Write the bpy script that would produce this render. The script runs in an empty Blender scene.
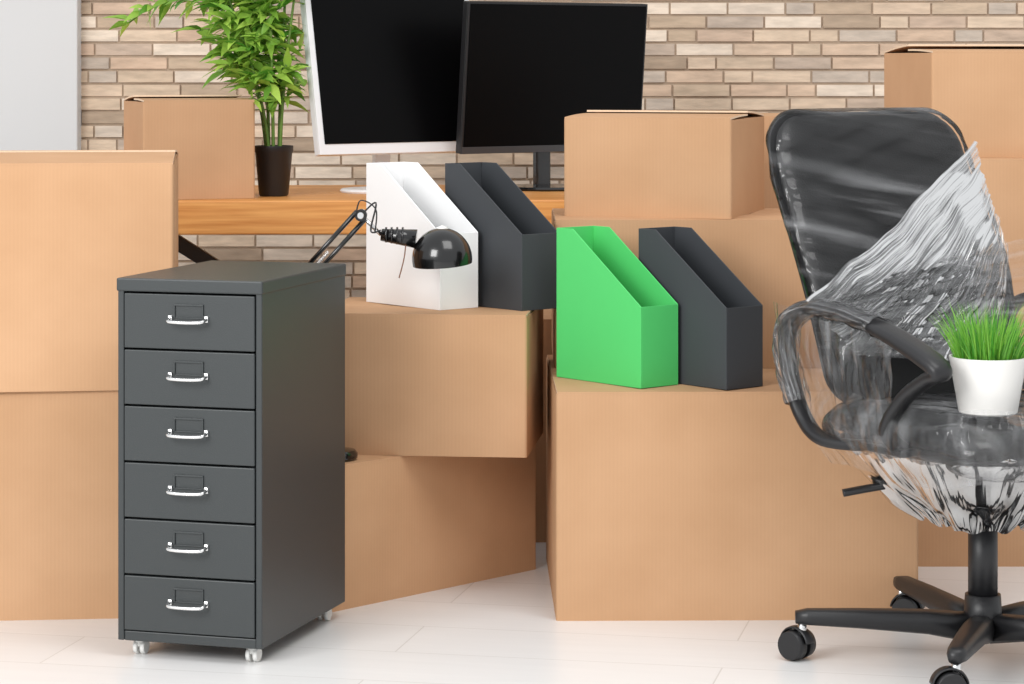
import bpy, bmesh, math, random
from mathutils import Vector, noise, Matrix
random.seed(7)
sc = bpy.context.scene
R = math.radians

# ---------------------------------------------------------------- helpers
def lin(r, g, b):
    f = lambda c: (c/255/12.92) if c/255 <= .04045 else ((c/255+.055)/1.055)**2.4
    return (f(r), f(g), f(b), 1)

def nodes_of(m):
    m.use_nodes = True
    nt = m.node_tree
    return nt, nt.nodes, nt.links, nt.nodes['Principled BSDF']

def mat(name, col, rough=.5, metal=0, var=.06, nscale=30, bump=.0, bscale=200, spec=.5, coat=0, trans=0):
    m = bpy.data.materials.new(name)
    nt, N, L, b = nodes_of(m)
    tc = N.new('ShaderNodeTexCoord')
    nz = N.new('ShaderNodeTexNoise'); nz.inputs['Scale'].default_value = nscale
    L.new(tc.outputs['Object'], nz.inputs['Vector'])
    mx = N.new('ShaderNodeMix'); mx.data_type = 'RGBA'
    mx.inputs[6].default_value = tuple(c*(1-var) for c in col[:3])+(1,)
    mx.inputs[7].default_value = tuple(min(1, c*(1+var)) for c in col[:3])+(1,)
    L.new(nz.outputs['Fac'], mx.inputs[0]); L.new(mx.outputs[2], b.inputs['Base Color'])
    b.inputs['Roughness'].default_value = rough
    b.inputs['Metallic'].default_value = metal
    b.inputs['Specular IOR Level'].default_value = spec
    if coat: b.inputs['Coat Weight'].default_value = coat
    if bump:
        n2 = N.new('ShaderNodeTexNoise'); n2.inputs['Scale'].default_value = bscale
        L.new(tc.outputs['Object'], n2.inputs['Vector'])
        bp = N.new('ShaderNodeBump'); bp.inputs['Strength'].default_value = bump
        bp.inputs['Distance'].default_value = .002
        L.new(n2.outputs['Fac'], bp.inputs['Height']); L.new(bp.outputs[0], b.inputs['Normal'])
    return m

def link(o, parent=None):
    sc.collection.objects.link(o)
    if parent: o.parent = parent
    return o

def mesh_obj(name, verts, faces, m, parent=None, loc=(0,0,0), rotz=0, smooth=False, bevel=0, uvs=None):
    me = bpy.data.meshes.new(name)
    me.from_pydata([tuple(v) for v in verts], [], faces); me.validate(); me.update()
    bm = bmesh.new(); bm.from_mesh(me); bmesh.ops.recalc_face_normals(bm, faces=bm.faces)
    bm.to_mesh(me); bm.free()
    if uvs:
        uvl = me.uv_layers.new(name='UVMap')
        for lp in me.loops: uvl.data[lp.index].uv = uvs[lp.vertex_index]
    for mm in (m if isinstance(m, (list, tuple)) else [m]): me.materials.append(mm)
    if smooth:
        for p in me.polygons: p.use_smooth = True
    o = bpy.data.objects.new(name, me); o.location = loc; o.rotation_euler = (0, 0, rotz)
    link(o, parent)
    if bevel:
        md = o.modifiers.new('bevel', 'BEVEL'); md.width = bevel; md.segments = 2; md.limit_method = 'ANGLE'
    return o

def empty(name, loc, rotz=0):
    o = bpy.data.objects.new(name, None); o.location = loc; o.rotation_euler = (0, 0, rotz)
    o.empty_display_size = .05
    return link(o)

BF = [(0,1,2,3),(4,7,6,5),(0,4,5,1),(1,5,6,2),(2,6,7,3),(3,7,4,0)]
def boxv(c, s):
    x,y,z = c; a,b,d = s[0]/2, s[1]/2, s[2]/2
    return [(x-a,y-b,z-d),(x+a,y-b,z-d),(x+a,y+b,z-d),(x-a,y+b,z-d),(x-a,y-b,z+d),(x+a,y-b,z+d),(x+a,y+b,z+d),(x-a,y+b,z+d)]
def box(name, c, s, m, parent=None, bevel=.002, **k):
    return mesh_obj(name, boxv(c, s), BF, m, parent, bevel=bevel, **k)

def cyl(name, p0, p1, r0, r1, m, parent=None, seg=24):
    p0, p1 = Vector(p0), Vector(p1); d = (p1-p0).normalized()
    s = d.orthogonal().normalized(); t = d.cross(s)
    v = []
    for p, r in ((p0, r0), (p1, r1)):
        for i in range(seg):
            a = 2*math.pi*i/seg; v.append(p + s*math.cos(a)*r + t*math.sin(a)*r)
    f = [(i, (i+1)%seg, seg+(i+1)%seg, seg+i) for i in range(seg)] + [tuple(range(seg)), tuple(range(seg, 2*seg))]
    o = mesh_obj(name, v, f, m, parent)
    for p in o.data.polygons: p.use_smooth = len(p.vertices) == 4
    return o

def spline(pts, n=8, closed=False):
    P = [Vector(p) for p in pts]; out = []; L = len(P)
    rng = range(L) if closed else range(L-1)
    g = (lambda i: P[i % L]) if closed else (lambda i: P[max(0, min(L-1, i))])
    for i in rng:
        a,b,c,d = g(i-1), g(i), g(i+1), g(i+2)
        for k in range(n):
            t = k/n
            out.append(.5*((2*b)+(c-a)*t+(2*a-5*b+4*c-d)*t*t+(3*b-a-3*c+d)*t**3))
    if not closed: out.append(P[-1])
    return out

def tube(name, pts, rx, ry, m, parent=None, closed=False, side=None, seg=12, n=8, wob=0, square=1.0, smooth_path=True, uvscale=None):
    P = spline(pts, n, closed) if smooth_path else [Vector(p) for p in pts]
    L = len(P); v = []; uvs = []
    fx = rx if callable(rx) else (lambda t: rx); fy = ry if callable(ry) else (lambda t: ry)
    for i, p in enumerate(P):
        a = P[(i-1) % L] if closed else P[max(0, i-1)]; b = P[(i+1) % L] if closed else P[min(L-1, i+1)]
        d = (b-a).normalized()
        s = Vector(side) if side else (Vector((0,0,1)).cross(d) if abs(d.z) < .95 else Vector((1,0,0)))
        s = (s - d*s.dot(d)).normalized(); t = d.cross(s)
        for k in range(seg):
            an = 2*math.pi*k/seg
            c, q = math.cos(an), math.sin(an)
            c = math.copysign(abs(c)**square, c); q = math.copysign(abs(q)**square, q)
            off = s*c*fx(i/L) + t*q*fy(i/L)
            if wob:
                off *= 1 + wob*noise.noise((p+off)*28) + wob*.6*math.sin(an*5+i*.7)
            v.append(p+off); uvs.append((k/seg, i/L))
    f = []
    for i in range(L if closed else L-1):
        j = (i+1) % L
        for k in range(seg): f.append((i*seg+k, i*seg+(k+1)%seg, j*seg+(k+1)%seg, j*seg+k))
    if not closed and not wob: f += [tuple(range(seg)), tuple(range((L-1)*seg, L*seg))]
    return mesh_obj(name, v, f, m, parent, smooth=True, uvs=uvs)

def lathe(name, prof, m, parent=None, loc=(0,0,0), seg=40):
    v = []; f = []
    for r, z in prof:
        for i in range(seg):
            a = 2*math.pi*i/seg; v.append((r*math.cos(a), r*math.sin(a), z))
    for j in range(len(prof)-1):
        for i in range(seg): f.append((j*seg+i, j*seg+(i+1)%seg, (j+1)*seg+(i+1)%seg, (j+1)*seg+i))
    if prof[0][0] > 1e-4: f.append(tuple(range(seg)))
    o = mesh_obj(name, v, f, m, parent, loc=loc, smooth=True)
    md = o.modifiers.new('es', 'EDGE_SPLIT'); md.split_angle = R(40)
    return o

# ---------------------------------------------------------------- materials
def cardboard():
    m = bpy.data.materials.new('cardboard')
    nt, N, L, b = nodes_of(m)
    tc = N.new('ShaderNodeTexCoord'); sp = N.new('ShaderNodeSeparateXYZ'); L.new(tc.outputs['Object'], sp.inputs[0])
    ad = N.new('ShaderNodeMath'); ad.operation = 'ADD'; L.new(sp.outputs[0], ad.inputs[0]); L.new(sp.outputs[1], ad.inputs[1])
    mu = N.new('ShaderNodeMath'); mu.operation = 'MULTIPLY'; mu.inputs[1].default_value = 2*math.pi/.0075; L.new(ad.outputs[0], mu.inputs[0])
    si = N.new('ShaderNodeMath'); si.operation = 'SINE'; L.new(mu.outputs[0], si.inputs[0])
    mr = N.new('ShaderNodeMapRange'); mr.inputs[1].default_value = -1; mr.inputs[2].default_value = 1
    mr.inputs[3].default_value = .985; mr.inputs[4].default_value = 1.01; L.new(si.outputs[0], mr.inputs[0])
    nz = N.new('ShaderNodeTexNoise'); nz.inputs['Scale'].default_value = 4; nz.inputs['Detail'].default_value = 6
    L.new(tc.outputs['Object'], nz.inputs['Vector'])
    cr = N.new('ShaderNodeValToRGB')
    cr.color_ramp.elements[0].position = .3; cr.color_ramp.elements[0].color = lin(189,148,112)
    cr.color_ramp.elements[1].position = .7; cr.color_ramp.elements[1].color = lin(202,161,125)
    L.new(nz.outputs['Fac'], cr.inputs[0])
    oi = N.new('ShaderNodeObjectInfo')
    m2 = N.new('ShaderNodeMapRange'); m2.inputs[3].default_value = .93; m2.inputs[4].default_value = 1.05; L.new(oi.outputs['Random'], m2.inputs[0])
    mm = N.new('ShaderNodeMath'); mm.operation = 'MULTIPLY'; L.new(mr.outputs[0], mm.inputs[0]); L.new(m2.outputs[0], mm.inputs[1])
    vm = N.new('ShaderNodeVectorMath'); vm.operation = 'SCALE'; L.new(cr.outputs[0], vm.inputs[0]); L.new(mm.outputs[0], vm.inputs['Scale'])
    L.new(vm.outputs[0], b.inputs['Base Color'])
    b.inputs['Roughness'].default_value = .85; b.inputs['Specular IOR Level'].default_value = .2
    bp = N.new('ShaderNodeBump'); bp.inputs['Strength'].default_value = .04; bp.inputs['Distance'].default_value = .001
    L.new(si.outputs[0], bp.inputs['Height']); L.new(bp.outputs[0], b.inputs['Normal'])
    return m
M_card = cardboard()
M_cedge = mat('cardboard_cut_edge', lin(226,200,172), .9, 0, .12, 200)
M_cab = mat('cabinet_paint', lin(53,57,58), .40, 0, .04, 3, .15, 600)
M_dark = mat('black_gap', lin(18,18,19), .7)
M_steel = mat('polished_steel', (.8,.8,.8,1), .22, 1, .03)
M_clear = mat('caster_plastic', lin(225,225,222), .3)
M_white = mat('white_card', lin(238,238,238), .6, 0, .01)
M_grey = mat('charcoal_card', lin(57,60,64), .65, 0, .04, 4)
M_green = mat('green_card', lin(80,198,106), .6, 0, .02)
M_blackp = mat('black_plastic', lin(30,30,32), .38, 0, .05, 30, .2, 500)
M_blackm = mat('black_metal_gloss', lin(14,14,15), .2, 0, .03, coat=.4)
M_leather = mat('black_leather', lin(20,20,22), .45, 0, .1, 20, .5, 300)
M_fabric = mat('black_mesh_fabric', lin(18,18,19), .85, 0, .15, 300, .5, 900)
M_screen = mat('screen_black', lin(5,5,6), .35, 0, .02, spec=.08)
M_bezel = mat('silver_white_bezel', lin(232,233,235), .35, 0, .01)
M_chin = mat('dark_silver_chin', lin(70,71,74), .3, .3, .02)
M_pot = mat('white_ceramic', lin(238,236,232), .3, 0, .01)
M_soil = mat('soil', lin(50,38,28), .95, 0, .4, 80, .8, 150)
M_stem = mat('plant_stem', lin(96,130,50), .5, 0, .2)
M_plaster = mat('grey_plaster', lin(205,205,205), .85, 0, .02, 3)

def leafmat(name, c0, c1):
    m = bpy.data.materials.new(name); nt, N, L, b = nodes_of(m)
    g = N.new('ShaderNodeNewGeometry'); cr = N.new('ShaderNodeValToRGB')
    cr.color_ramp.elements[0].color = c0; cr.color_ramp.elements[1].color = c1
    L.new(g.outputs['Random Per Island'], cr.inputs[0]); L.new(cr.outputs[0], b.inputs['Base Color'])
    b.inputs['Roughness'].default_value = .4
    tr = N.new('ShaderNodeBsdfTranslucent'); L.new(cr.outputs[0], tr.inputs[0])
    mx = N.new('ShaderNodeMixShader'); mx.inputs[0].default_value = .3
    L.new(b.outputs[0], mx.inputs[1]); L.new(tr.outputs[0], mx.inputs[2])
    L.new(mx.outputs[0], N['Material Output'].inputs[0])
    return m
M_leaf = leafmat('bamboo_leaf', lin(80,145,45), lin(190,225,100))
M_grass = leafmat('grass_blade', lin(66,150,48), lin(155,212,85))

def woodmat():
    m = bpy.data.materials.new('orange_pine'); nt, N, L, b = nodes_of(m)
    tc = N.new('ShaderNodeTexCoord'); mp = N.new('ShaderNodeMapping'); mp.inputs['Scale'].default_value = (1.2, 14, 30)
    L.new(tc.outputs['Object'], mp.inputs[0])
    nz = N.new('ShaderNodeTexNoise'); nz.inputs['Scale'].default_value = 3; nz.inputs['Detail'].default_value = 6
    L.new(mp.outputs[0], nz.inputs['Vector'])
    cr = N.new('ShaderNodeValToRGB')
    cr.color_ramp.elements[0].position = .3; cr.color_ramp.elements[0].color = lin(196,124,58)
    cr.color_ramp.elements[1].position = .7; cr.color_ramp.elements[1].color = lin(232,170,98)
    L.new(nz.outputs['Fac'], cr.inputs[0]); L.new(cr.outputs[0], b.inputs['Base Color']); b.inputs['Roughness'].default_value = .45
    return m
M_wood = woodmat()

def floormat():
    m = bpy.data.materials.new('whitewashed_planks'); nt, N, L, b = nodes_of(m)
    tc = N.new('ShaderNodeTexCoord')
    mp = N.new('ShaderNodeMapping'); mp.inputs['Rotation'].default_value = (0,0,R(12)); L.new(tc.outputs['Object'], mp.inputs[0])
    br = N.new('ShaderNodeTexBrick'); br.inputs['Scale'].default_value = 1
    br.inputs['Brick Width'].default_value = 1.2; br.inputs['Row Height'].default_value = .22; br.inputs['Mortar Size'].default_value = .0015
    br.inputs['Color1'].default_value = lin(234,233,232); br.inputs['Color2'].default_value = lin(230,229,228); br.inputs['Mortar'].default_value = lin(210,208,205)
    L.new(mp.outputs[0], br.inputs['Vector'])
    m2 = N.new('ShaderNodeMapping'); m2.inputs['Scale'].default_value = (1.5, 22, 1); L.new(mp.outputs[0], m2.inputs[0])
    nz = N.new('ShaderNodeTexNoise'); nz.inputs['Scale'].default_value = 2; nz.inputs['Detail'].default_value = 5; L.new(m2.outputs[0], nz.inputs['Vector'])
    mr = N.new('ShaderNodeMapRange'); mr.inputs[3].default_value = .95; mr.inputs[4].default_value = 1.03; L.new(nz.outputs['Fac'], mr.inputs[0])
    vm = N.new('ShaderNodeVectorMath'); vm.operation = 'SCALE'; L.new(br.outputs['Color'], vm.inputs[0]); L.new(mr.outputs[0], vm.inputs['Scale'])
    L.new(vm.outputs[0], b.inputs['Base Color']); b.inputs['Roughness'].default_value = .3; b.inputs['Specular IOR Level'].default_value = .4
    return m

def brickmat():
    m = bpy.data.materials.new('cream_brick'); nt, N, L, b = nodes_of(m)
    g = N.new('ShaderNodeNewGeometry'); cr = N.new('ShaderNodeValToRGB'); e = cr.color_ramp.elements
    e[0].position = 0; e[0].color = lin(168,148,128)
    e[1].position = 1; e[1].color = lin(232,216,197)
    for p, c in ((.15, lin(196,174,150)), (.35, lin(220,198,174)), (.55, lin(206,178,154)), (.7, lin(186,172,158)), (.85, lin(224,208,190))):
        x = e.new(p); x.color = c
    L.new(g.outputs['Random Per Island'], cr.inputs[0])
    tc = N.new('ShaderNodeTexCoord'); mp = N.new('ShaderNodeMapping'); mp.inputs['Scale'].default_value = (12,12,50); L.new(tc.outputs['Object'], mp.inputs[0])
    nz = N.new('ShaderNodeTexNoise'); nz.inputs['Scale'].default_value = 1.2; nz.inputs['Detail'].default_value = 5; L.new(mp.outputs[0], nz.inputs['Vector'])
    mr = N.new('ShaderNodeMapRange'); mr.inputs[1].default_value = .3; mr.inputs[2].default_value = .7; mr.inputs[3].default_value = .80; mr.inputs[4].default_value = 1.10; L.new(nz.outputs['Fac'], mr.inputs[0])
    vm = N.new('ShaderNodeVectorMath'); vm.operation = 'SCALE'; L.new(cr.outputs[0], vm.inputs[0]); L.new(mr.outputs[0], vm.inputs['Scale'])
    L.new(vm.outputs[0], b.inputs['Base Color']); b.inputs['Roughness'].default_value = .9
    bp = N.new('ShaderNodeBump'); bp.inputs['Strength'].default_value = .5; bp.inputs['Distance'].default_value = .004
    L.new(nz.outputs['Fac'], bp.inputs['Height']); L.new(bp.outputs[0], b.inputs['Normal'])
    return m

def filmmat(name, fmax, base, sx, sy, ior=1.4, thr=(.55,.75), bumpd=.01, rough=.08):
    """clear stretch film: transparent, sharp gloss, milky streaks for gathered folds and painted-in wrinkle highlights"""
    m = bpy.data.materials.new(name); nt, N, L, b = nodes_of(m)
    uv = N.new('ShaderNodeTexCoord'); mp = N.new('ShaderNodeMapping'); mp.inputs['Scale'].default_value = (sx, sy, 1); L.new(uv.outputs['UV'], mp.inputs[0])
    nz = N.new('ShaderNodeTexNoise'); nz.inputs['Scale'].default_value = 1; nz.inputs['Detail'].default_value = 2.5; nz.inputs['Distortion'].default_value = .25
    L.new(mp.outputs[0], nz.inputs['Vector'])
    mp2 = N.new('ShaderNodeMapping'); mp2.inputs['Scale'].default_value = (sx*.16, sy*1.3, 1); mp2.inputs['Location'].default_value = (3,7,0); L.new(uv.outputs['UV'], mp2.inputs[0])
    n2 = N.new('ShaderNodeTexNoise'); n2.inputs['Scale'].default_value = 1; n2.inputs['Detail'].default_value = 1; L.new(mp2.outputs[0], n2.inputs['Vector'])
    mk = N.new('ShaderNodeMapRange'); mk.inputs[1].default_value = .40; mk.inputs[2].default_value = .62; mk.inputs[3].default_value = .25; L.new(n2.outputs['Fac'], mk.inputs[0])
    cr = N.new('ShaderNodeMapRange'); cr.inputs[1].default_value = thr[0]; cr.inputs[2].default_value = thr[1]
    cr.inputs[3].default_value = 0; cr.inputs[4].default_value = fmax; L.new(nz.outputs['Fac'], cr.inputs[0])
    mu = N.new('ShaderNodeMath'); mu.operation = 'MULTIPLY_ADD'; L.new(cr.outputs[0], mu.inputs[0]); L.new(mk.outputs[0], mu.inputs[1]); mu.inputs[2].default_value = base
    bp = N.new('ShaderNodeBump'); bp.inputs['Strength'].default_value = 1; bp.inputs['Distance'].default_value = bumpd
    L.new(nz.outputs['Fac'], bp.inputs['Height'])
    gl = N.new('ShaderNodeBsdfGlossy'); gl.inputs['Roughness'].default_value = rough; L.new(bp.outputs[0], gl.inputs['Normal'])
    df = N.new('ShaderNodeBsdfDiffuse'); df.inputs[0].default_value = (.88,.89,.91,1); L.new(bp.outputs[0], df.inputs['Normal'])
    tl = N.new('ShaderNodeBsdfTranslucent'); tl.inputs[0].default_value = (.88,.89,.91,1)
    dt = N.new('ShaderNodeMixShader'); dt.inputs[0].default_value = .45; L.new(df.outputs[0], dt.inputs[1]); L.new(tl.outputs[0], dt.inputs[2])
    tr = N.new('ShaderNodeBsdfTransparent'); tr.inputs[0].default_value = (.985,.985,.985,1)
    fr = N.new('ShaderNodeFresnel'); fr.inputs[0].default_value = ior; L.new(bp.outputs[0], fr.inputs['Normal'])
    m1 = N.new('ShaderNodeMixShader'); L.new(mu.outputs[0], m1.inputs[0]); L.new(tr.outputs[0], m1.inputs[1]); L.new(dt.outputs[0], m1.inputs[2])
    m2 = N.new('ShaderNodeMixShader'); L.new(fr.outputs[0], m2.inputs[0]); L.new(m1.outputs[0], m2.inputs[1]); L.new(gl.outputs[0], m2.inputs[2])
    L.new(m2.outputs[0], N['Material Output'].inputs[0])
    return m
M_film = filmmat('stretch_film_clear', .42, .005, 13, 1.3, 1.36, (.53,.74), .012, .10)  # pale diffuse streaks paint wrinkle highlights into the backrest film
M_film2 = filmmat('stretch_film_gathered', .60, .07, 26, 1.2, 1.4, (.47,.72), .006)
M_film3 = filmmat('stretch_film_loose', .34, .035, 10, 2.4, 1.40, (.48,.74), .008)
M_film4 = filmmat('stretch_film_skirt', .26, .16, 16, 1.2, 1.35, (.42,.74), .004)

# ---------------------------------------------------------------- room
mesh_obj('floor', boxv((0,3.7,-.05),(8,8.2,.1)), BF, floormat())
box('wall_left', (-1.229-2,7.43,1.4), (4.0,.08,2.8), M_plaster, bevel=.004)
BY = 7.46
mv = boxv((1.2,BY+.05,1.4),(6.0,.1,2.8)); mf = list(BF); mi = [1]*6
bw, bh, gp = .165, .036, .0060
row = 0; z = .0
while z < 2.8:
    x = -1.35 - random.random()*bw
    while x < 4.0:
        w = bw*random.choice((1,1,1,.98,1.02,.5))
        d = random.uniform(.004,.010)
        b0 = len(mv)
        mv += boxv((x+w/2, BY-d/2+.002, z+bh/2), (w-gp, d+.004, bh-gp*.7)); mf += [tuple(i+b0 for i in f) for f in BF]; mi += [0]*6
        x += w
    z += bh+.003; row += 1
M_mortar = mat('mortar', lin(180,160,140), .95, 0, .08, 60, .5, 300)
wb = mesh_obj('wall_back', mv, mf, [brickmat(), M_mortar])
for p, k in zip(wb.data.polygons, mi): p.material_index = k

# ---------------------------------------------------------------- cardboard boxes
def cardboard_box(w, dp, h, corner, theta=0, z=0, anchor='fl', ff=0, fb=0, name='cardboard_box', sideflap=0):
    """origin at front-left bottom corner, x right, y back"""
    bm = bmesh.new()
    th = .005
    top = h-.0045
    vs = [bm.verts.new(p) for p in boxv((w/2,dp/2,top/2),(w,dp,top))]
    for f in BF: bm.faces.new([vs[i] for i in f])
    bm.normal_update()
    ve = [e for e in bm.edges if abs((e.verts[0].co-e.verts[1].co).z) > top*.5]
    bmesh.ops.bevel(bm, geom=ve, offset=.006, segments=3, affect='EDGES', profile=.5)
    bm.faces.ensure_lookup_table()
    tf = max(bm.faces, key=lambda f: f.calc_center_median().z)
    bmesh.ops.inset_region(bm, faces=[tf], thickness=th)
    for v in tf.verts: v.co.z -= h*.5
    def flap(p0, ang, length, width, axis):
        t = .004
        n = 6
        grid = []
        for k in range(n+1):
            s = length*k/n
            bow = math.sin(math.pi*k/n)*.0015
            u = s*math.cos(ang); q = s*math.sin(ang)+bow
            grid.append((u, q))
        rings = []
        for (u, q) in grid:
            for zz in (0, t):
                for e in (0, width):
                    if axis == 'f': c = (p0[0]+e, p0[1]+u, p0[2]+q+zz)
                    if axis == 'b': c = (p0[0]+e, p0[1]-u, p0[2]+q+zz)
                    if axis == 'l': c = (p0[0]+u, p0[1]+e, p0[2]+q+zz)
                    if axis == 'r': c = (p0[0]-u, p0[1]+e, p0[2]+q+zz)
                    rings.append(bm.verts.new(c))
        for k in range(n):
            a = rings[4*k:4*k+4]; b = rings[4*k+4:4*k+8]
            bm.faces.new((a[0],a[1],b[1],b[0])); bm.faces.new((a[2],b[2],b[3],a[3]))
            for q_ in (bm.faces.new((a[0],b[0],b[2],a[2])), bm.faces.new((a[1],a[3],b[3],b[1]))): q_.material_index = 1
        bm.faces.new(rings[0:2]+[rings[3],rings[2]])
        bm.faces.new([rings[-4],rings[-2],rings[-1],rings[-3]]).material_index = 1
    ln = min(dp/2-.0015, .5)
    flap((.002, 0.0005, top), ff, ln, w-.004, 'f')
    flap((.002, dp-.0005, top), fb, ln, w-.004, 'b')
    flap((0.0005, .006, top-.0045), sideflap*.5, ln*.9, dp-.012, 'l')
    flap((w-.0005, .006, top-.0045), sideflap*.5, ln*.9, dp-.012, 'r')
    bmesh.ops.recalc_face_normals(bm, faces=bm.faces)
    me = bpy.data.meshes.new(name); bm.to_mesh(me); bm.free(); me.materials.append(M_card); me.materials.append(M_cedge)
    o = bpy.data.objects.new(name, me)
    x, y = corner; t = R(theta)
    if anchor == 'fr': x -= w*math.cos(t); y -= w*math.sin(t)
    o.location = (x, y, z); o.rotation_euler = (0,0,t)
    return link(o)

cardboard_box(.70, .64, .441, (.085,5.03), 1)                              # A
cardboard_box(.56, .42, .308, (.088,5.41), 0, .4415)                       # B
cardboard_box(.36, .38, .210, (.455,5.42), -16, .75, 'fr', ff=R(1.5), fb=R(3.5), sideflap=R(1.5))   # D
cardboard_box(.62, .38, .285, (-.37,5.09), 47)                             # K
cardboard_box(.42, .36, .285, (.03,5.22), -6, .2855, 'fr')                 # C
cardboard_box(.60, .24, .50, (-.12,5.85), 0)                               # extra box added behind the stacks to darken the gap beside A
cardboard_box(.70, .50, .441, (-.675,5.06), 5, 0, 'fr')                    # J
cardboard_box(.70, .66, .440, (-.655,5.06), 6.5, .4415, 'fr', ff=R(1.7), fb=R(2.3))   # I
cardboard_box(.27, .25, .235, (-.867,6.14), 19, .7505, ff=R(1.5), fb=R(5))   # L
cardboard_box(.60, .42, .45, (.80,5.57), 0)                                # H
cardboard_box(.58, .40, .419, (.85,5.585), 0, .4505)                       # G
cardboard_box(.45, .35, .23, (.90,5.60), 9, .87, ff=R(1.5), fb=R(5))       # F
cardboard_box(.38, .40, .5, (.52,6.03), 0)                                 # M1
cardboard_box(.36, .36, .45, (.53,6.04), 1, .5005, ff=R(1))                # M2

# ---------------------------------------------------------------- filing cabinet
cab = empty('filing_cabinet', (-.445,4.65,0), R(-16.5))   # origin: front right corner; x<0 left, y back
W, D, Z0, Z1 = .28, .43, .03, .685
t = .012
box('side_left', (-W+t/2,D/2,(Z0+Z1)/2), (t,D,Z1-Z0-.001), M_cab, cab)
box('side_right', (-t/2,D/2,(Z0+Z1)/2), (t,D,Z1-Z0-.001), M_cab, cab)
box('back', (-W/2,D-.004,(Z0+Z1)/2), (W-2*t,.008,Z1-Z0-.002), M_cab, cab)
box('top', (-W/2,D/2-.001,Z1-.011), (W+.004,D+.004,.024), M_cab, cab, bevel=.003)
box('bottom_rail', (-W/2,.012,Z0+.009), (W-2*t,.02,.018), M_cab, cab)
box('bottom_plate', (-W/2,D/2,Z0+.003), (W-2*t,D-.02,.006), M_cab, cab)
box('inner_shadow_box', (-W/2,D/2+.01,(Z0+Z1)/2), (W-2*t-.002,D-.05,Z1-Z0-.06), M_dark, cab)
y0, y1 = Z0+.0185, Z1-.0245
dh = (y1-y0)/6
for i in range(6):
    zc = y0+dh*(i+.5)
    box('drawer_front_%d'%(i+1), (-W/2,.006,zc), (W-2*t-.003,.016,dh-.0035), M_cab, cab, bevel=.0018)
    zh = zc+.012
    for nm, c, s in (('top',(-W/2,-.0035,zh+.0185),(.058,.003,.003)),('l',(-W/2-.0275,-.0035,zh+.007),(.003,.003,.024)),('r',(-W/2+.0275,-.0035,zh+.007),(.003,.003,.024)),('b',(-W/2,-.003,zh-.005),(.058,.002,.002))):
        box('label_frame_%s_%d'%(nm,i+1), c, s, M_cab, cab, bevel=.0005)
    hz = zh-.008
    hw = .035
    tube('handle_%d'%(i+1), [(-W/2-hw,-.001,hz+.002),(-W/2-hw,-.012,hz+.001),(-W/2-hw+.005,-.022,hz-.002),(-W/2,-.024,hz-.003),(-W/2+hw-.005,-.022,hz-.002),(-W/2+hw,-.012,hz+.001),(-W/2+hw,-.001,hz+.002)], .0034, .0034, M_steel, cab, seg=10)
    for sx in (-1,1):
        box('handle_mount_%d_%d'%(i+1,sx+1), (-W/2+sx*hw,-.004,hz+.002), (.008,.006,.011), M_steel, cab, bevel=.001)
for k,(cx,cy) in enumerate(((-.03,.035),(-W+.03,.035),(-.03,D-.035),(-W+.03,D-.035))):
    cyl('caster_stem_%d'%k, (cx,cy,.02), (cx,cy,.034), .006, .006, M_steel, cab)
    box('caster_fork_%d'%k, (cx,cy,.021), (.016,.02,.014), M_clear, cab, bevel=.003)
    for sx in (-1,1):
        cyl('caster_wheel_%d_%d'%(k,sx+1), (cx+sx*.003,cy,.0135), (cx+sx*.011,cy,.0135), .0135, .0128, M_clear, cab)

# ---------------------------------------------------------------- magazine files
def magazine_file(m, corner, z, alpha=50, Lg=.25, Wd=.10, H=.30, h=.158, flat=.05, name='magazine_file'):
    t = .0025
    verts = []; faces = []
    prof = [(0,0),(Lg,0),(Lg,H),(Lg-flat,H),(0,h)]
    for yy in (0, Wd-t):
        b0 = len(verts)
        verts += [(x,yy,zz) for x,zz in prof] + [(x,yy+t,zz) for x,zz in prof]
        faces += [tuple(b0+i for i in range(5)), tuple(b0+5+i for i in range(5))]
        faces += [(b0+i,b0+(i+1)%5,b0+5+(i+1)%5,b0+5+i) for i in range(5)]
    def add(c,s):
        b0 = len(verts); verts.extend(boxv(c,s)); faces.extend([tuple(b0+i for i in f) for f in BF])
    add((t/2,Wd/2,h/2),(t,Wd-2*t,h)); add((Lg-t/2,Wd/2,H/2),(t,Wd-2*t,H)); add((Lg/2,Wd/2,t/2),(Lg-2*t,Wd-2*t,t))
    a = R(alpha)
    V = [(-x*math.cos(a)+y*math.sin(a), x*math.sin(a)+y*math.cos(a), zz) for x,y,zz in verts]
    return mesh_obj(name, V, faces, m, loc=(corner[0],corner[1],z+.0005), bevel=.0008)
magazine_file(M_green, (.250,5.068), .442)
magazine_file(M_grey, (.414,5.045), .442)
magazine_file(M_white, (-.146,5.305), .571, H=.292, h=.155)
magazine_file(M_grey, (.020,5.290), .571, H=.292, h=.155)

# ---------------------------------------------------------------- desk
desk = empty('wooden_desk', (-1.25,6.10,0), R(3))
box('desktop', (.8,.38,.71), (1.6,.76,.08), M_wood, desk, bevel=.004)
def bar(name, p0, p1, w, dpt, m, parent):
    p0, p1 = Vector(p0), Vector(p1); d = (p1-p0).normalized(); s = Vector((0,1,0)); u = d.cross(s).normalized()
    v = []
    for p in (p0,p1):
        for a,b in ((-1,-1),(1,-1),(1,1),(-1,1)): v.append(p+s*a*dpt/2+u*b*w/2)
    return mesh_obj(name, v, BF, m, parent, bevel=.002)
bar('brace_1', (.38,.30,.672), (1.44,.30,.0), .035,.03, M_blackp, desk)
bar('brace_2', (1.44,.40,.672), (.38,.40,.0), .035,.03, M_blackp, desk)
for k,x in enumerate((.06,1.54)):
    for j,y in enumerate((.06,.70)):
        bar('leg_%d_%d'%(k,j), (x,y,.67),(x,y,0),.04,.04,M_blackp,desk)

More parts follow.
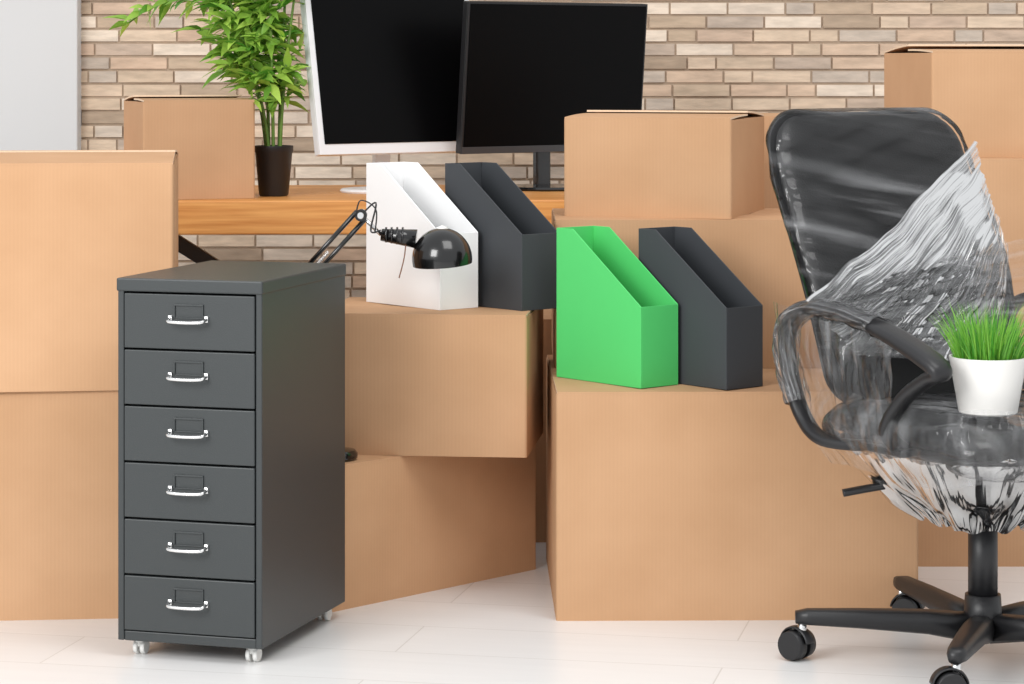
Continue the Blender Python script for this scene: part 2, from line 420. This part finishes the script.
# ---------------------------------------------------------------- monitors
def monitor(cx, cy, yaw, tilt, w, h, zbot, bez, chin, mfront, mbody, mbase, chinmat=None):
    mo = empty('computer_monitor', (cx,cy,.7505), R(yaw))
    pan = bpy.data.objects.new('panel', None); link(pan, mo); pan.location = (0,0,zbot-.7505+h/2); pan.rotation_euler = (R(-tilt),0,0); pan.empty_display_size=.02
    box('screen_housing', (0,.012,0), (w,.022,h), mbody, pan, bevel=.003)
    box('rear_bulge', (0,.032,-.02), (w*.6,.03,h*.6), mbody, pan, bevel=.01)
    box('front_bezel', (0,-.0005,0), (w,.004,h), mfront, pan, bevel=.001)
    box('display', (0,-.003,(chin-bez)/2), (w-2*bez,.003,h-bez-chin), M_screen, pan, bevel=0)
    if chinmat: box('chin_strip', (0,-.003,-h/2+chin/2), (w-.002,.003,chin-.001), chinmat, pan, bevel=.0005)
    box('neck', (0,.06,(zbot-.75)/2+.05), (.045,.02,zbot-.75+.10), mbase, mo, bevel=.004)
    lathe('stand_base', [(0,.0),(.11,.0),(.112,.004),(.108,.009),(.02,.012),(0,.012)], mbase, mo, (0,.045,0))
    return mo
monitor(-.290, 6.49, 38, 10, .50, .43, .847, .016, .026, M_bezel, M_bezel, M_bezel)
monitor(.112, 6.63, 37, -5, .575, .38, .846, .006, .018, M_blackp, M_blackp, M_blackm, M_chin)

# ---------------------------------------------------------------- bamboo plant
plant = empty('potted_bamboo_plant', (-.578,6.34,.7505))
lathe('pot', [(0,0),(.033,0),(.036,.004),(.045,.105),(.0475,.108),(.0475,.122),(.044,.122),(.042,.106),(0,.104)], M_blackp, plant)
lathe('soil', [(0,.112),(.0425,.110)], M_soil, plant)
lv, lf = [], []
def leaf(p, d, L, w, droop):
    e_ = Vector(p)+d.normalized()*L
    if e_.x > .090 or (e_.x < -.02 and e_.z < .27): return
    d = d.normalized(); s = d.cross(Vector((0,0,1)))
    if s.length < .1: s = Vector((1,0,0))
    s.normalize(); s = (Matrix.Rotation(random.uniform(-.9,.9),3,d) @ s)
    b0 = len(lv); n = 5; pos = Vector(p); dd = d.copy(); W_ = [.12,.75,1,.7,.36,0]
    for k in range(n+1):
        ww = w*W_[k]; up = s.cross(dd).normalized()
        lv.extend([pos-s*ww+up*ww*.25, pos.copy(), pos+s*ww+up*ww*.25])
        pos = pos+dd*L/n; dd = (dd+Vector((0,0,-droop/n))).normalized()
    for k in range(n):
        a = b0+3*k
        lf.extend([(a,a+1,a+4,a+3),(a+1,a+2,a+5,a+4)])
stems = [((-.012,.0),(-.03,.02),.62),((.012,.008),(.03,.0),.60),((0,-.012),(-.01,-.02),.50),((-.018,.014),(-.17,.02),.56),((.016,-.01),(.045,-.02),.44),((-.01,-.01),(-.12,-.03),.44)]
for si,(b,top,H) in enumerate(stems):
    pts = [Vector((b[0]+top[0]*(k/5)**1.5, b[1]+top[1]*k/5, .10+H*k/5)) for k in range(6)]
    tube('stem_%d'%si, pts, lambda t:.0045-.002*t, lambda t:.0045-.002*t, M_stem, plant, seg=8, n=4)
    nb = 23
    for k in range(nb):
        f = .24+.76*k/nb
        base = Vector((b[0]+top[0]*f**1.5, b[1]+top[1]*f, .10+H*f))
        an = random.uniform(0,2*math.pi)
        bl = random.uniform(.05,.11)*(1.1-.2*f)
        dr = Vector((math.cos(an)-.3, .7*math.sin(an), random.uniform(.2,.8))).normalized()
        br = [base+dr*bl*q/3+Vector((0,0,-.025*(q/3)**2)) for q in range(4)]
        if br[-1].x > .08: continue
        tube('twig_%d_%d'%(si,k), br, .0014,.0014, M_stem, plant, seg=5, n=2)
        for q in range(8):
            g = .25+.75*q/7
            pp = base+dr*bl*g+Vector((0,0,-.025*g*g))
            side = Vector((random.gauss(-.1,.9),random.gauss(0,1),random.uniform(-.7,.45))).normalized()
            leaf(pp, (dr*.6+side), random.uniform(.05,.09), random.uniform(.008,.0125), random.uniform(.3,.9))
arch = spline([(-.05,.02,.36),(-.16,.01,.46),(-.27,0,.47),(-.35,0,.42)], 8)
tube('arching_branch', [tuple(p) for p in arch[::4]], .0018,.0018, M_stem, plant, seg=6, n=3)
for p in arch[8:]:
    for j in range(2):
        side = Vector((random.uniform(-1,.2),random.gauss(0,.6),random.uniform(-.7,.5)))
        leaf(p, side, random.uniform(.05,.08), random.uniform(.007,.011), .6)
mesh_obj('leaves', lv, lf, M_leaf, plant, smooth=True)

# ---------------------------------------------------------------- desk lamp (stands on lower box)
lamp = empty('desk_lamp', (-.352,5.20,.2865))
lathe('base', [(0,0),(.042,0),(.045,.003),(.045,.012),(.04,.018),(.01,.022),(0,.022)], M_blackm, lamp)
cyl('post', (0,0,.02),(0,0,.06),.007,.007,M_blackm,lamp)
E0 = Vector((0,0,.06)); E1 = Vector((-.075,0,.345)); E2 = Vector((.052,-.005,.485)); E3 = Vector((.092,-.005,.446))
for k,o_ in enumerate((-.011,.011)):
    off = Vector((o_,0,o_*.3))
    tube('lower_arm_%d'%k, [E0+off,E1+off], .0035,.0035,M_blackm,lamp,smooth_path=False,seg=8)
    off = Vector((o_*.75,0,-o_*.7))
    tube('upper_arm_%d'%k, [E1+off,E2+off], .0048,.0048,M_blackm,lamp,smooth_path=False,seg=8)
pts=[]
for k in range(120):
    f=k/119; a=k*1.1; c=E1.lerp(E2,.08+.4*f); pts.append(c+Vector((math.cos(a)*.004*.7,math.sin(a)*.004,-math.cos(a)*.004*.7)))
tube('spring', pts, .0009,.0009, M_steel, lamp, smooth_path=False, seg=5)
for k,E in enumerate((E0,E1,E2)):
    cyl('joint_%d'%k, E+Vector((0,-.012,0)), E+Vector((0,.012,0)), .012,.012,M_blackm,lamp)
cyl('knob', E2+Vector((0,-.012,0)), E2+Vector((0,-.022,0)), .008,.006,M_steel,lamp)
tube('head_rod',[E2,E3],.004,.004,M_steel,lamp,smooth_path=False,seg=8)
cyl('socket', E3, E3+Vector((.070,-.002,-.008)), .012,.019,M_blackm,lamp)
for q in range(4):
    c=E3+Vector((.008+q*.011,0,-.001*q)); cyl('socket_rib_%d'%q, c, c+Vector((.004,0,0)), .0155+.001*q,.0155+.001*q,M_blackm,lamp)
hc = Vector((.213,-.005,.398))
prof=[]
for k in range(18):
    a=R(90)-R(100)*k/17; prof.append((max(.0001,.060*math.cos(a)), .062*math.sin(a)))
for k in range(18):
    a=R(-10)+R(100)*k/17; prof.append((max(.0001,.058*math.cos(a)), .060*math.sin(a)))
sh=lathe('shade', prof, M_blackm, lamp, hc, seg=56); sh.rotation_euler=(R(4),R(-4),0)
bulb=lathe('bulb', [(.0001,.045),(.012,.04),(.014,.02),(.022,.0),(.022,-.01),(.014,-.022),(.0001,-.026)], M_pot, lamp, hc+Vector((0,0,.022)))
tube('cord', [E2,E2+Vector((.03,-.01,.025)),E2+Vector((.02,-.012,-.03)),E3+Vector((.0,-.012,.01))], .0018,.0018,M_blackp,lamp,seg=6)
tube('cord_2', [E2+Vector((-.01,-.012,0)),E2+Vector((.0,-.014,.03)),E2+Vector((.03,-.014,.012)),E2+Vector((.028,-.014,-.035))], .0015,.0015,M_blackp,lamp,seg=6)
tube('switch_cord', [E3+Vector((.05,-.01,-.01)),E3+Vector((.046,-.012,-.045)),E3+Vector((.036,-.012,-.085))], .0012,.0012,mat('brown_cord', lin(120,80,60), .6),lamp,seg=6)

# ---------------------------------------------------------------- office chair
ch = empty('office_chair', (.847,4.70,0), R(30.7))
def wl(ang): return ang-R(30.7)
cyl('hub', (0,0,.055),(0,0,.12),.036,.032,M_blackp,ch)
for k in range(5):
    a = wl(R(180+72*k)); d = Vector((math.cos(a),math.sin(a),0)); s = Vector((-d.y,d.x,0))
    L_=.325
    pr = [(.02,.052,.030,.052),(.10,.062,.028,.042),(.22,.068,.025,.034),(L_-.01,.071,.021,.028),(L_+.012,.070,.014,.022)]
    v=[]; f=[]
    for r,zt,wd,th in pr:
        for q in range(10):
            an=2*math.pi*q/10; c=math.copysign(abs(math.cos(an))**.6,math.cos(an)); e=math.copysign(abs(math.sin(an))**.6,math.sin(an))
            v.append(d*r+s*c*wd*.85+Vector((0,0,zt+.008+e*th/2)))
    for j in range(4):
        for q in range(10): f.append((j*10+q,j*10+(q+1)%10,j*10+10+(q+1)%10,j*10+10+q))
    f += [tuple(range(10)),tuple(range(40,50))]
    mesh_obj('leg_%d'%k, v, f, M_blackp, ch, smooth=True)
    c = d*L_
    cyl('caster_stem_%d'%k, c+Vector((0,0,.045)), c+Vector((0,0,.070)), .008,.008,M_steel,ch)
    ca = R(50*k+15)
    e = Vector((math.cos(ca),math.sin(ca),0)); g=Vector((-e.y,e.x,0)); cc=c+g*.012
    for sx in (-1,1):
        cyl('caster_wheel_%d_%d'%(k,sx+1), cc+e*sx*.005+Vector((0,0,.0275)), cc+e*sx*.024+Vector((0,0,.0275)), .0275,.025,M_blackp,ch,28)
    tube('caster_hood_%d'%k, [cc+g*(.031*math.cos(x_))+Vector((0,0,.0275+.031*math.sin(x_))) for x_ in [R(10+16*i) for i in range(11)]], .013,.003,M_blackp,ch,side=e,seg=8,n=2)
cyl('column_sleeve',(0,0,.11),(0,0,.255),.0265,.0265,M_blackp,ch)
cyl('gas_piston',(0,0,.25),(0,0,.36),.015,.015,M_steel,ch)
box('tilt_mechanism',(0,.01,.360),(.17,.22,.05),M_blackp,ch,bevel=.01)
cyl('tilt_knob',(0,-.12,.355),(0,-.10,.355),.018,.018,M_blackp,ch)
tube('height_lever',[(0,.0,.340),(-.08,.045,.328),(-.16,.095,.313)],.0055,.0055,M_blackp,ch,seg=8)
tube('lever_paddle',[(-.150,.089,.315),(-.18,.107,.309),(-.216,.129,.301)],.012,.007,M_blackp,ch,seg=10)
bar('back_bracket',(0,.05,.375),(0,.235,.40),.02,.07,M_blackp,ch)

def pillow(name, half, a0, a1, tf, tb, m, cen, orient, nu=28, nv=34, Rt=.06, Rb=.05, wob=0, eu=6, ev=12, uvk=(.9,.8)):
    v=[];f=[];uv=[]
    idx={}
    for sgn in (1,-1):
        for j in range(nv+1):
            vv=.5-.5*math.cos(math.pi*j/nv); h=a0+(a1-a0)*vv
            Wd=half(vv)
            if h>a1-Rt: Wd-=Rt-math.sqrt(max(0,Rt*Rt-(h-a1+Rt)**2))
            if h<a0+Rb: Wd-=Rb-math.sqrt(max(0,Rb*Rb-(a0+Rb-h)**2))
            for i in range(nu+1):
                u=math.sin(math.pi*(i/nu-.5))
                edge = i in (0,nu) or j in (0,nv)
                if edge and sgn==-1: idx[(sgn,j,i)]=idx[(1,j,i)]; continue
                e=math.sqrt(max(0,1-abs(u)**eu))*math.sqrt(max(0,1-abs(2*vv-1)**ev))
                tt=(tf if sgn==1 else -tb)*e
                p=cen(u*Wd,h,u,vv); 
                if orient=='back': q=Vector((p[0],p[1]-tt,p[2]))
                else: q=Vector((p[0],p[1],p[2]+tt))
                if wob:
                    if orient=='back':
                        n_=noise.noise(Vector((q.x*3,(q.z-.35*q.x)*34,q.y*3)))*wob+noise.noise(Vector((q.x*5,(q.z+.5*q.x)*16,4)))*wob
                        q.y-=n_*sgn*(.3+.7*e)
                    else: q.z+=noise.noise(Vector((q.x*26+q.y*12,q.y*7,0)))*wob*sgn
                idx[(sgn,j,i)]=len(v); v.append(q); uv.append(((h-a0)/(a1-a0)*uvk[0]+q.x*.35,(q.x+.3)*uvk[1]*1.4) if orient=='back' else ((q.x+.3)*uvk[0]+q.y*.3,(h+.3)*uvk[1]))
        for j in range(nv):
            for i in range(nu):
                f.append((idx[(sgn,j,i)],idx[(sgn,j,i+1)],idx[(sgn,j+1,i+1)],idx[(sgn,j+1,i)]))
    return mesh_obj(name,v,f,m,ch,smooth=True,uvs=uv)
BT = .980
def yb(h):  # backrest profile (y = backwards)
    t_=max(0,(h-.44)/.55)
    return .185+.20*t_ -.03*math.sin(math.pi*min(1,t_*1.3))
bhalf=lambda v:.209+.025*math.sin(math.pi*min(1,v*.95))
pillow('backrest_cushion',bhalf,.44,BT-.005,.036,.02,M_leather,lambda x,h,u,v:(x,yb(h)-.035*u*u,h),'back',Rt=.06,Rb=.06)
pillow('backrest_shell',lambda v:bhalf(v)+.006,.45,BT,.006,.032,M_blackp,lambda x,h,u,v:(x,yb(h)+.012-.035*u*u,h),'back',Rt=.063,Rb=.06)
shalf=lambda v:.232-.012*v
pillow('seat_cushion',shalf,-.25,.20,.042,.03,M_leather,lambda x,h,u,v:(x,h,.420-.02*max(0,(.25-v))*4*.6+.008*u*u),'seat',Rt=.06,Rb=.08)
pillow('seat_underpan',lambda v:shalf(v)-.012,-.235,.19,.01,.022,M_blackp,lambda x,h,u,v:(x,h,.398),'seat',Rt=.06,Rb=.08)
pillow('lumbar_panel',lambda v:.17,.45,.64,.012,.004,M_fabric,lambda x,h,u,v:(x,yb(h)-.034-.02*u*u,h),'back',Rt=.04,Rb=.04,nu=16,nv=16)
for s_,nm in ((-1,'left'),(1,'right')):
    X=.262*s_
    P=[(X*.86,.02,.400),(X,.12,.400),(X,.185,.435),(X,.225,.51),(X,.230,.590),(X,.165,.630),(X,.06,.630),(X,-.06,.607),(X,-.165,.572),(X,-.195,.552),(X,-.165,.540),(X,-.10,.50),(X,-.055,.44),(X*.86,-.05,.400)]
    tube('armrest_'+nm, P, lambda t:.017+.010*math.exp(-((t-.55)/.16)**2), lambda t:.010+.004*math.exp(-((t-.62)/.12)**2), M_blackp, ch, side=(1,0,0), seg=14, n=8, square=.7)
    box('arm_mount_'+nm,(X*.86,-.015,.400),(.05,.13,.014),M_blackp,ch,bevel=.004)

# stretch film pieces
pillow('plastic_wrap_back',lambda v:bhalf(v)+.010,.50,BT+.008,.052,.04,M_film,lambda x,h,u,v:(x,yb(h)+.004-.035*u*u,h),'back',nu=110,nv=130,Rt=.068,Rb=.05,wob=.008)
pillow('plastic_wrap_seat',lambda v:shalf(v)+.012,-.264,.21,.048,.05,M_film3,lambda x,h,u,v:(x,h,.418-.012*max(0,(.25-v))*4),'seat',nu=100,nv=90,Rt=.06,Rb=.08,wob=.010,uvk=(2,1))
def sheet(name, fn, ns, nr, wob=.006, su=1, sv=1, m=None):
    v=[];f=[];uv=[]
    for i in range(ns+1):
        for j in range(nr+1):
            s=i/ns; r=j/nr; p=Vector(fn(s,r))
            p+=Vector((0,-1,0))*(noise.noise(Vector((s*14*su,r*2.0,3)))*wob*2+noise.noise(Vector((s*44*su,r*2.5,9)))*wob)
            v.append(p); uv.append((s*su,r*sv))
    for i in range(ns):
        for j in range(nr):
            a=i*(nr+1)+j; f.append((a,a+1,a+nr+2,a+nr+1))
    return mesh_obj(name,v,f,m or M_film2,ch,smooth=True,uvs=uv)
P1=Vector((.222,yb(.92)-.06,.925))
def fan(s,r):
    A=Vector((-.285,.17,.65)); B=Vector((-.20,.19,.55)); C_=Vector((.12,.10,.52))
    e = A.lerp(B,s*2) if s<.5 else B.lerp(C_,(s-.5)*2)
    st=P1+Vector((-.005,-.03,-.20))*s
    p=st.lerp(e,r)
    p.z+=.03*math.sin(math.pi*r)*(s-.4)*-1 - .022*math.sin(math.pi*r)*(1-s)
    p.x+=.006*noise.noise(Vector((r*8,s*3,4)))
    p.z+=.010*noise.noise(Vector((r*7,s*4,11)))
    p.y=min(p.y-.01*math.sin(math.pi*r), yb(p.z)-.082)
    return p
sheet('plastic_wrap_diagonal',fan,140,60,.005,1.2,1.0)
def band(s,r):
    a=Vector((-.29,0,.655)).lerp(Vector((.245,0,.74)),r); b=Vector((-.29,0,.560)).lerp(Vector((.245,0,.50)),r)
    p=a.lerp(b,s); p.y=yb(p.z)-.080-.02*abs(2*r-1); return p
sheet('plastic_wrap_band',band,90,60,.007,1.3,1.1,M_film3)
def armdrop(s,r):
    a=Vector((-.285,.245-.34*s,.640-.05*s)); b=Vector((-.245,.20-.28*s,.40))
    p=a.lerp(b,r); p.x-=.012*math.sin(math.pi*r)
    p.x+=.012*noise.noise(Vector((s*9,r*3,1)))+.006*noise.noise(Vector((s*30,r*4,1))); return p
sheet('plastic_wrap_arm_side',armdrop,90,30,.003,1.2,.8,M_film3)
tube('plastic_wrap_arm', [(-.262,.20,.46),(-.262,.228,.52),(-.262,.232,.592),(-.262,.165,.632),(-.262,.06,.632),(-.262,-.03,.616)], .028,.017, M_film2, ch, side=(1,0,0), seg=36, n=14, wob=.15)
# film gathered round the left side and front of the seat
path=spline([(-.245,.18,0),(-.262,.05,0),(-.266,-.10,0),(-.245,-.225,0),(-.17,-.280,0),(0,-.288,0),(.17,-.280,0),(.245,-.225,0),(.262,-.08,0),(.262,.08,0)],12)
def edge(s,r):
    q=s*(len(path)-1); i=min(int(q),len(path)-2); p=path[i].lerp(path[i+1],q-i)
    k=1+.05*math.sin(math.pi*r)-.10*r*r+.035*noise.noise(Vector((s*26,r*2,5)))+.02*noise.noise(Vector((s*70,r*3,8)))
    zt=.488+.012*noise.noise(Vector((s*9,0,2)))
    return Vector((p.x*k*(.93+.07*min(1,r*5)),p.y*k*(.93+.07*min(1,r*5)),zt-(.135+.02*noise.noise(Vector((s*7,1,1))))*r))
sheet('plastic_wrap_seat_edge',edge,260,24,.0,3.6,.6,M_film3)
# skirt under the seat
v=[];f=[];uv=[]; na,nr=220,26
for j in range(nr+1):
    t_=j/nr
    for i in range(na):
        a=2*math.pi*i/na; c,s=math.cos(a),math.sin(a)
        k=1/((abs(c)**4+abs(s)**4)**.25)
        rx,ry=.246*k,.243*k
        g=t_**1.1
        rr=1-.60*g+ .035*math.sin(a*13+2*t_)*g*(1-g*.4)+.09*noise.noise(Vector((c*3,s*3,t_*2)))*g+.035*noise.noise(Vector((c*14,s*14,t_*1.5)))*g
        v.append((c*rx*rr, s*ry*rr-.02*(1-g), .395-.142*t_+.016*noise.noise(Vector((c*4,s*4,t_*3)))*g)); uv.append((i/na*3,t_*.6))
for j in range(nr):
    for i in range(na): f.append((j*na+i,j*na+(i+1)%na,(j+1)*na+(i+1)%na,(j+1)*na+i))
mesh_obj('plastic_wrap_skirt',v,f,M_film4,ch,smooth=True,uvs=uv)

# ---------------------------------------------------------------- potted grass on seat
pg = empty('potted_grass', (.818,4.49,.473))
lathe('pot',[(0,0),(.046,0),(.050,.003),(.066,.094),(.0665,.098),(.063,.098),(.058,.085),(0,.083)],M_pot,pg)
lathe('soil',[(0,.088),(.059,.087)],M_soil,pg)
gv,gf=[],[]
for k in range(460):
    r=.056*math.sqrt(random.random()); a=random.uniform(0,2*math.pi)
    p=Vector((r*math.cos(a),r*math.sin(a),.086)); out=Vector((math.cos(a),math.sin(a),0))*(r/.056)
    d=(Vector((0,0,1))+out*random.uniform(.1,.6)+Vector((random.gauss(0,.12),random.gauss(0,.12),0))).normalized()
    L_=random.uniform(.065,.112); w=random.uniform(.0014,.0023); s=Vector((random.gauss(0,1),random.gauss(0,1),0)).normalized()
    b0=len(gv)
    for q in range(5):
        ww=w*(1-q/4.2); gv.extend([p-s*ww,p+s*ww]); p=p+d*L_/4; d=(d+out*.10+Vector((0,0,-.04))).normalized()
    for q in range(4): gf.append((b0+2*q,b0+2*q+1,b0+2*q+3,b0+2*q+2))
mesh_obj('grass_blades',gv,gf,M_grass,pg)

# ---------------------------------------------------------------- light
w = bpy.data.worlds.new('World'); sc.world = w; w.use_nodes = True
w.node_tree.nodes['Background'].inputs[0].default_value = (.965,.982,1,1)
w.node_tree.nodes['Background'].inputs[1].default_value = .93
def area(name, loc, target, size, energy, col=(1,1,1)):
    l = bpy.data.lights.new(name,'AREA'); l.energy=energy; l.size=size; l.color=col
    o = bpy.data.objects.new(name,l); o.location=loc
    o.rotation_euler=(Vector(target)-Vector(loc)).to_track_quat('-Z','Y').to_euler(); link(o)
area('window_light', (-2.6,1.2,2.6), (.0,5.5,.5), 2.0, 165, (1,.995,.985))
area('overhead_area', (1.0,3.6,3.4), (.3,6,.4), 1.8, 45, (1,.99,.98))  # broad area lamp set high, aimed towards the back

# ---------------------------------------------------------------- camera
cd = bpy.data.cameras.new('camera'); cam = bpy.data.objects.new('camera', cd); link(cam)
cam.location=(0,0,1.08); cam.rotation_euler=(R(90),0,0)
cd.sensor_width=36; cd.lens=2613/1024*36; cd.shift_y=-282/1024; cd.clip_start=.05
sc.camera=cam
sc.view_settings.view_transform='Standard'
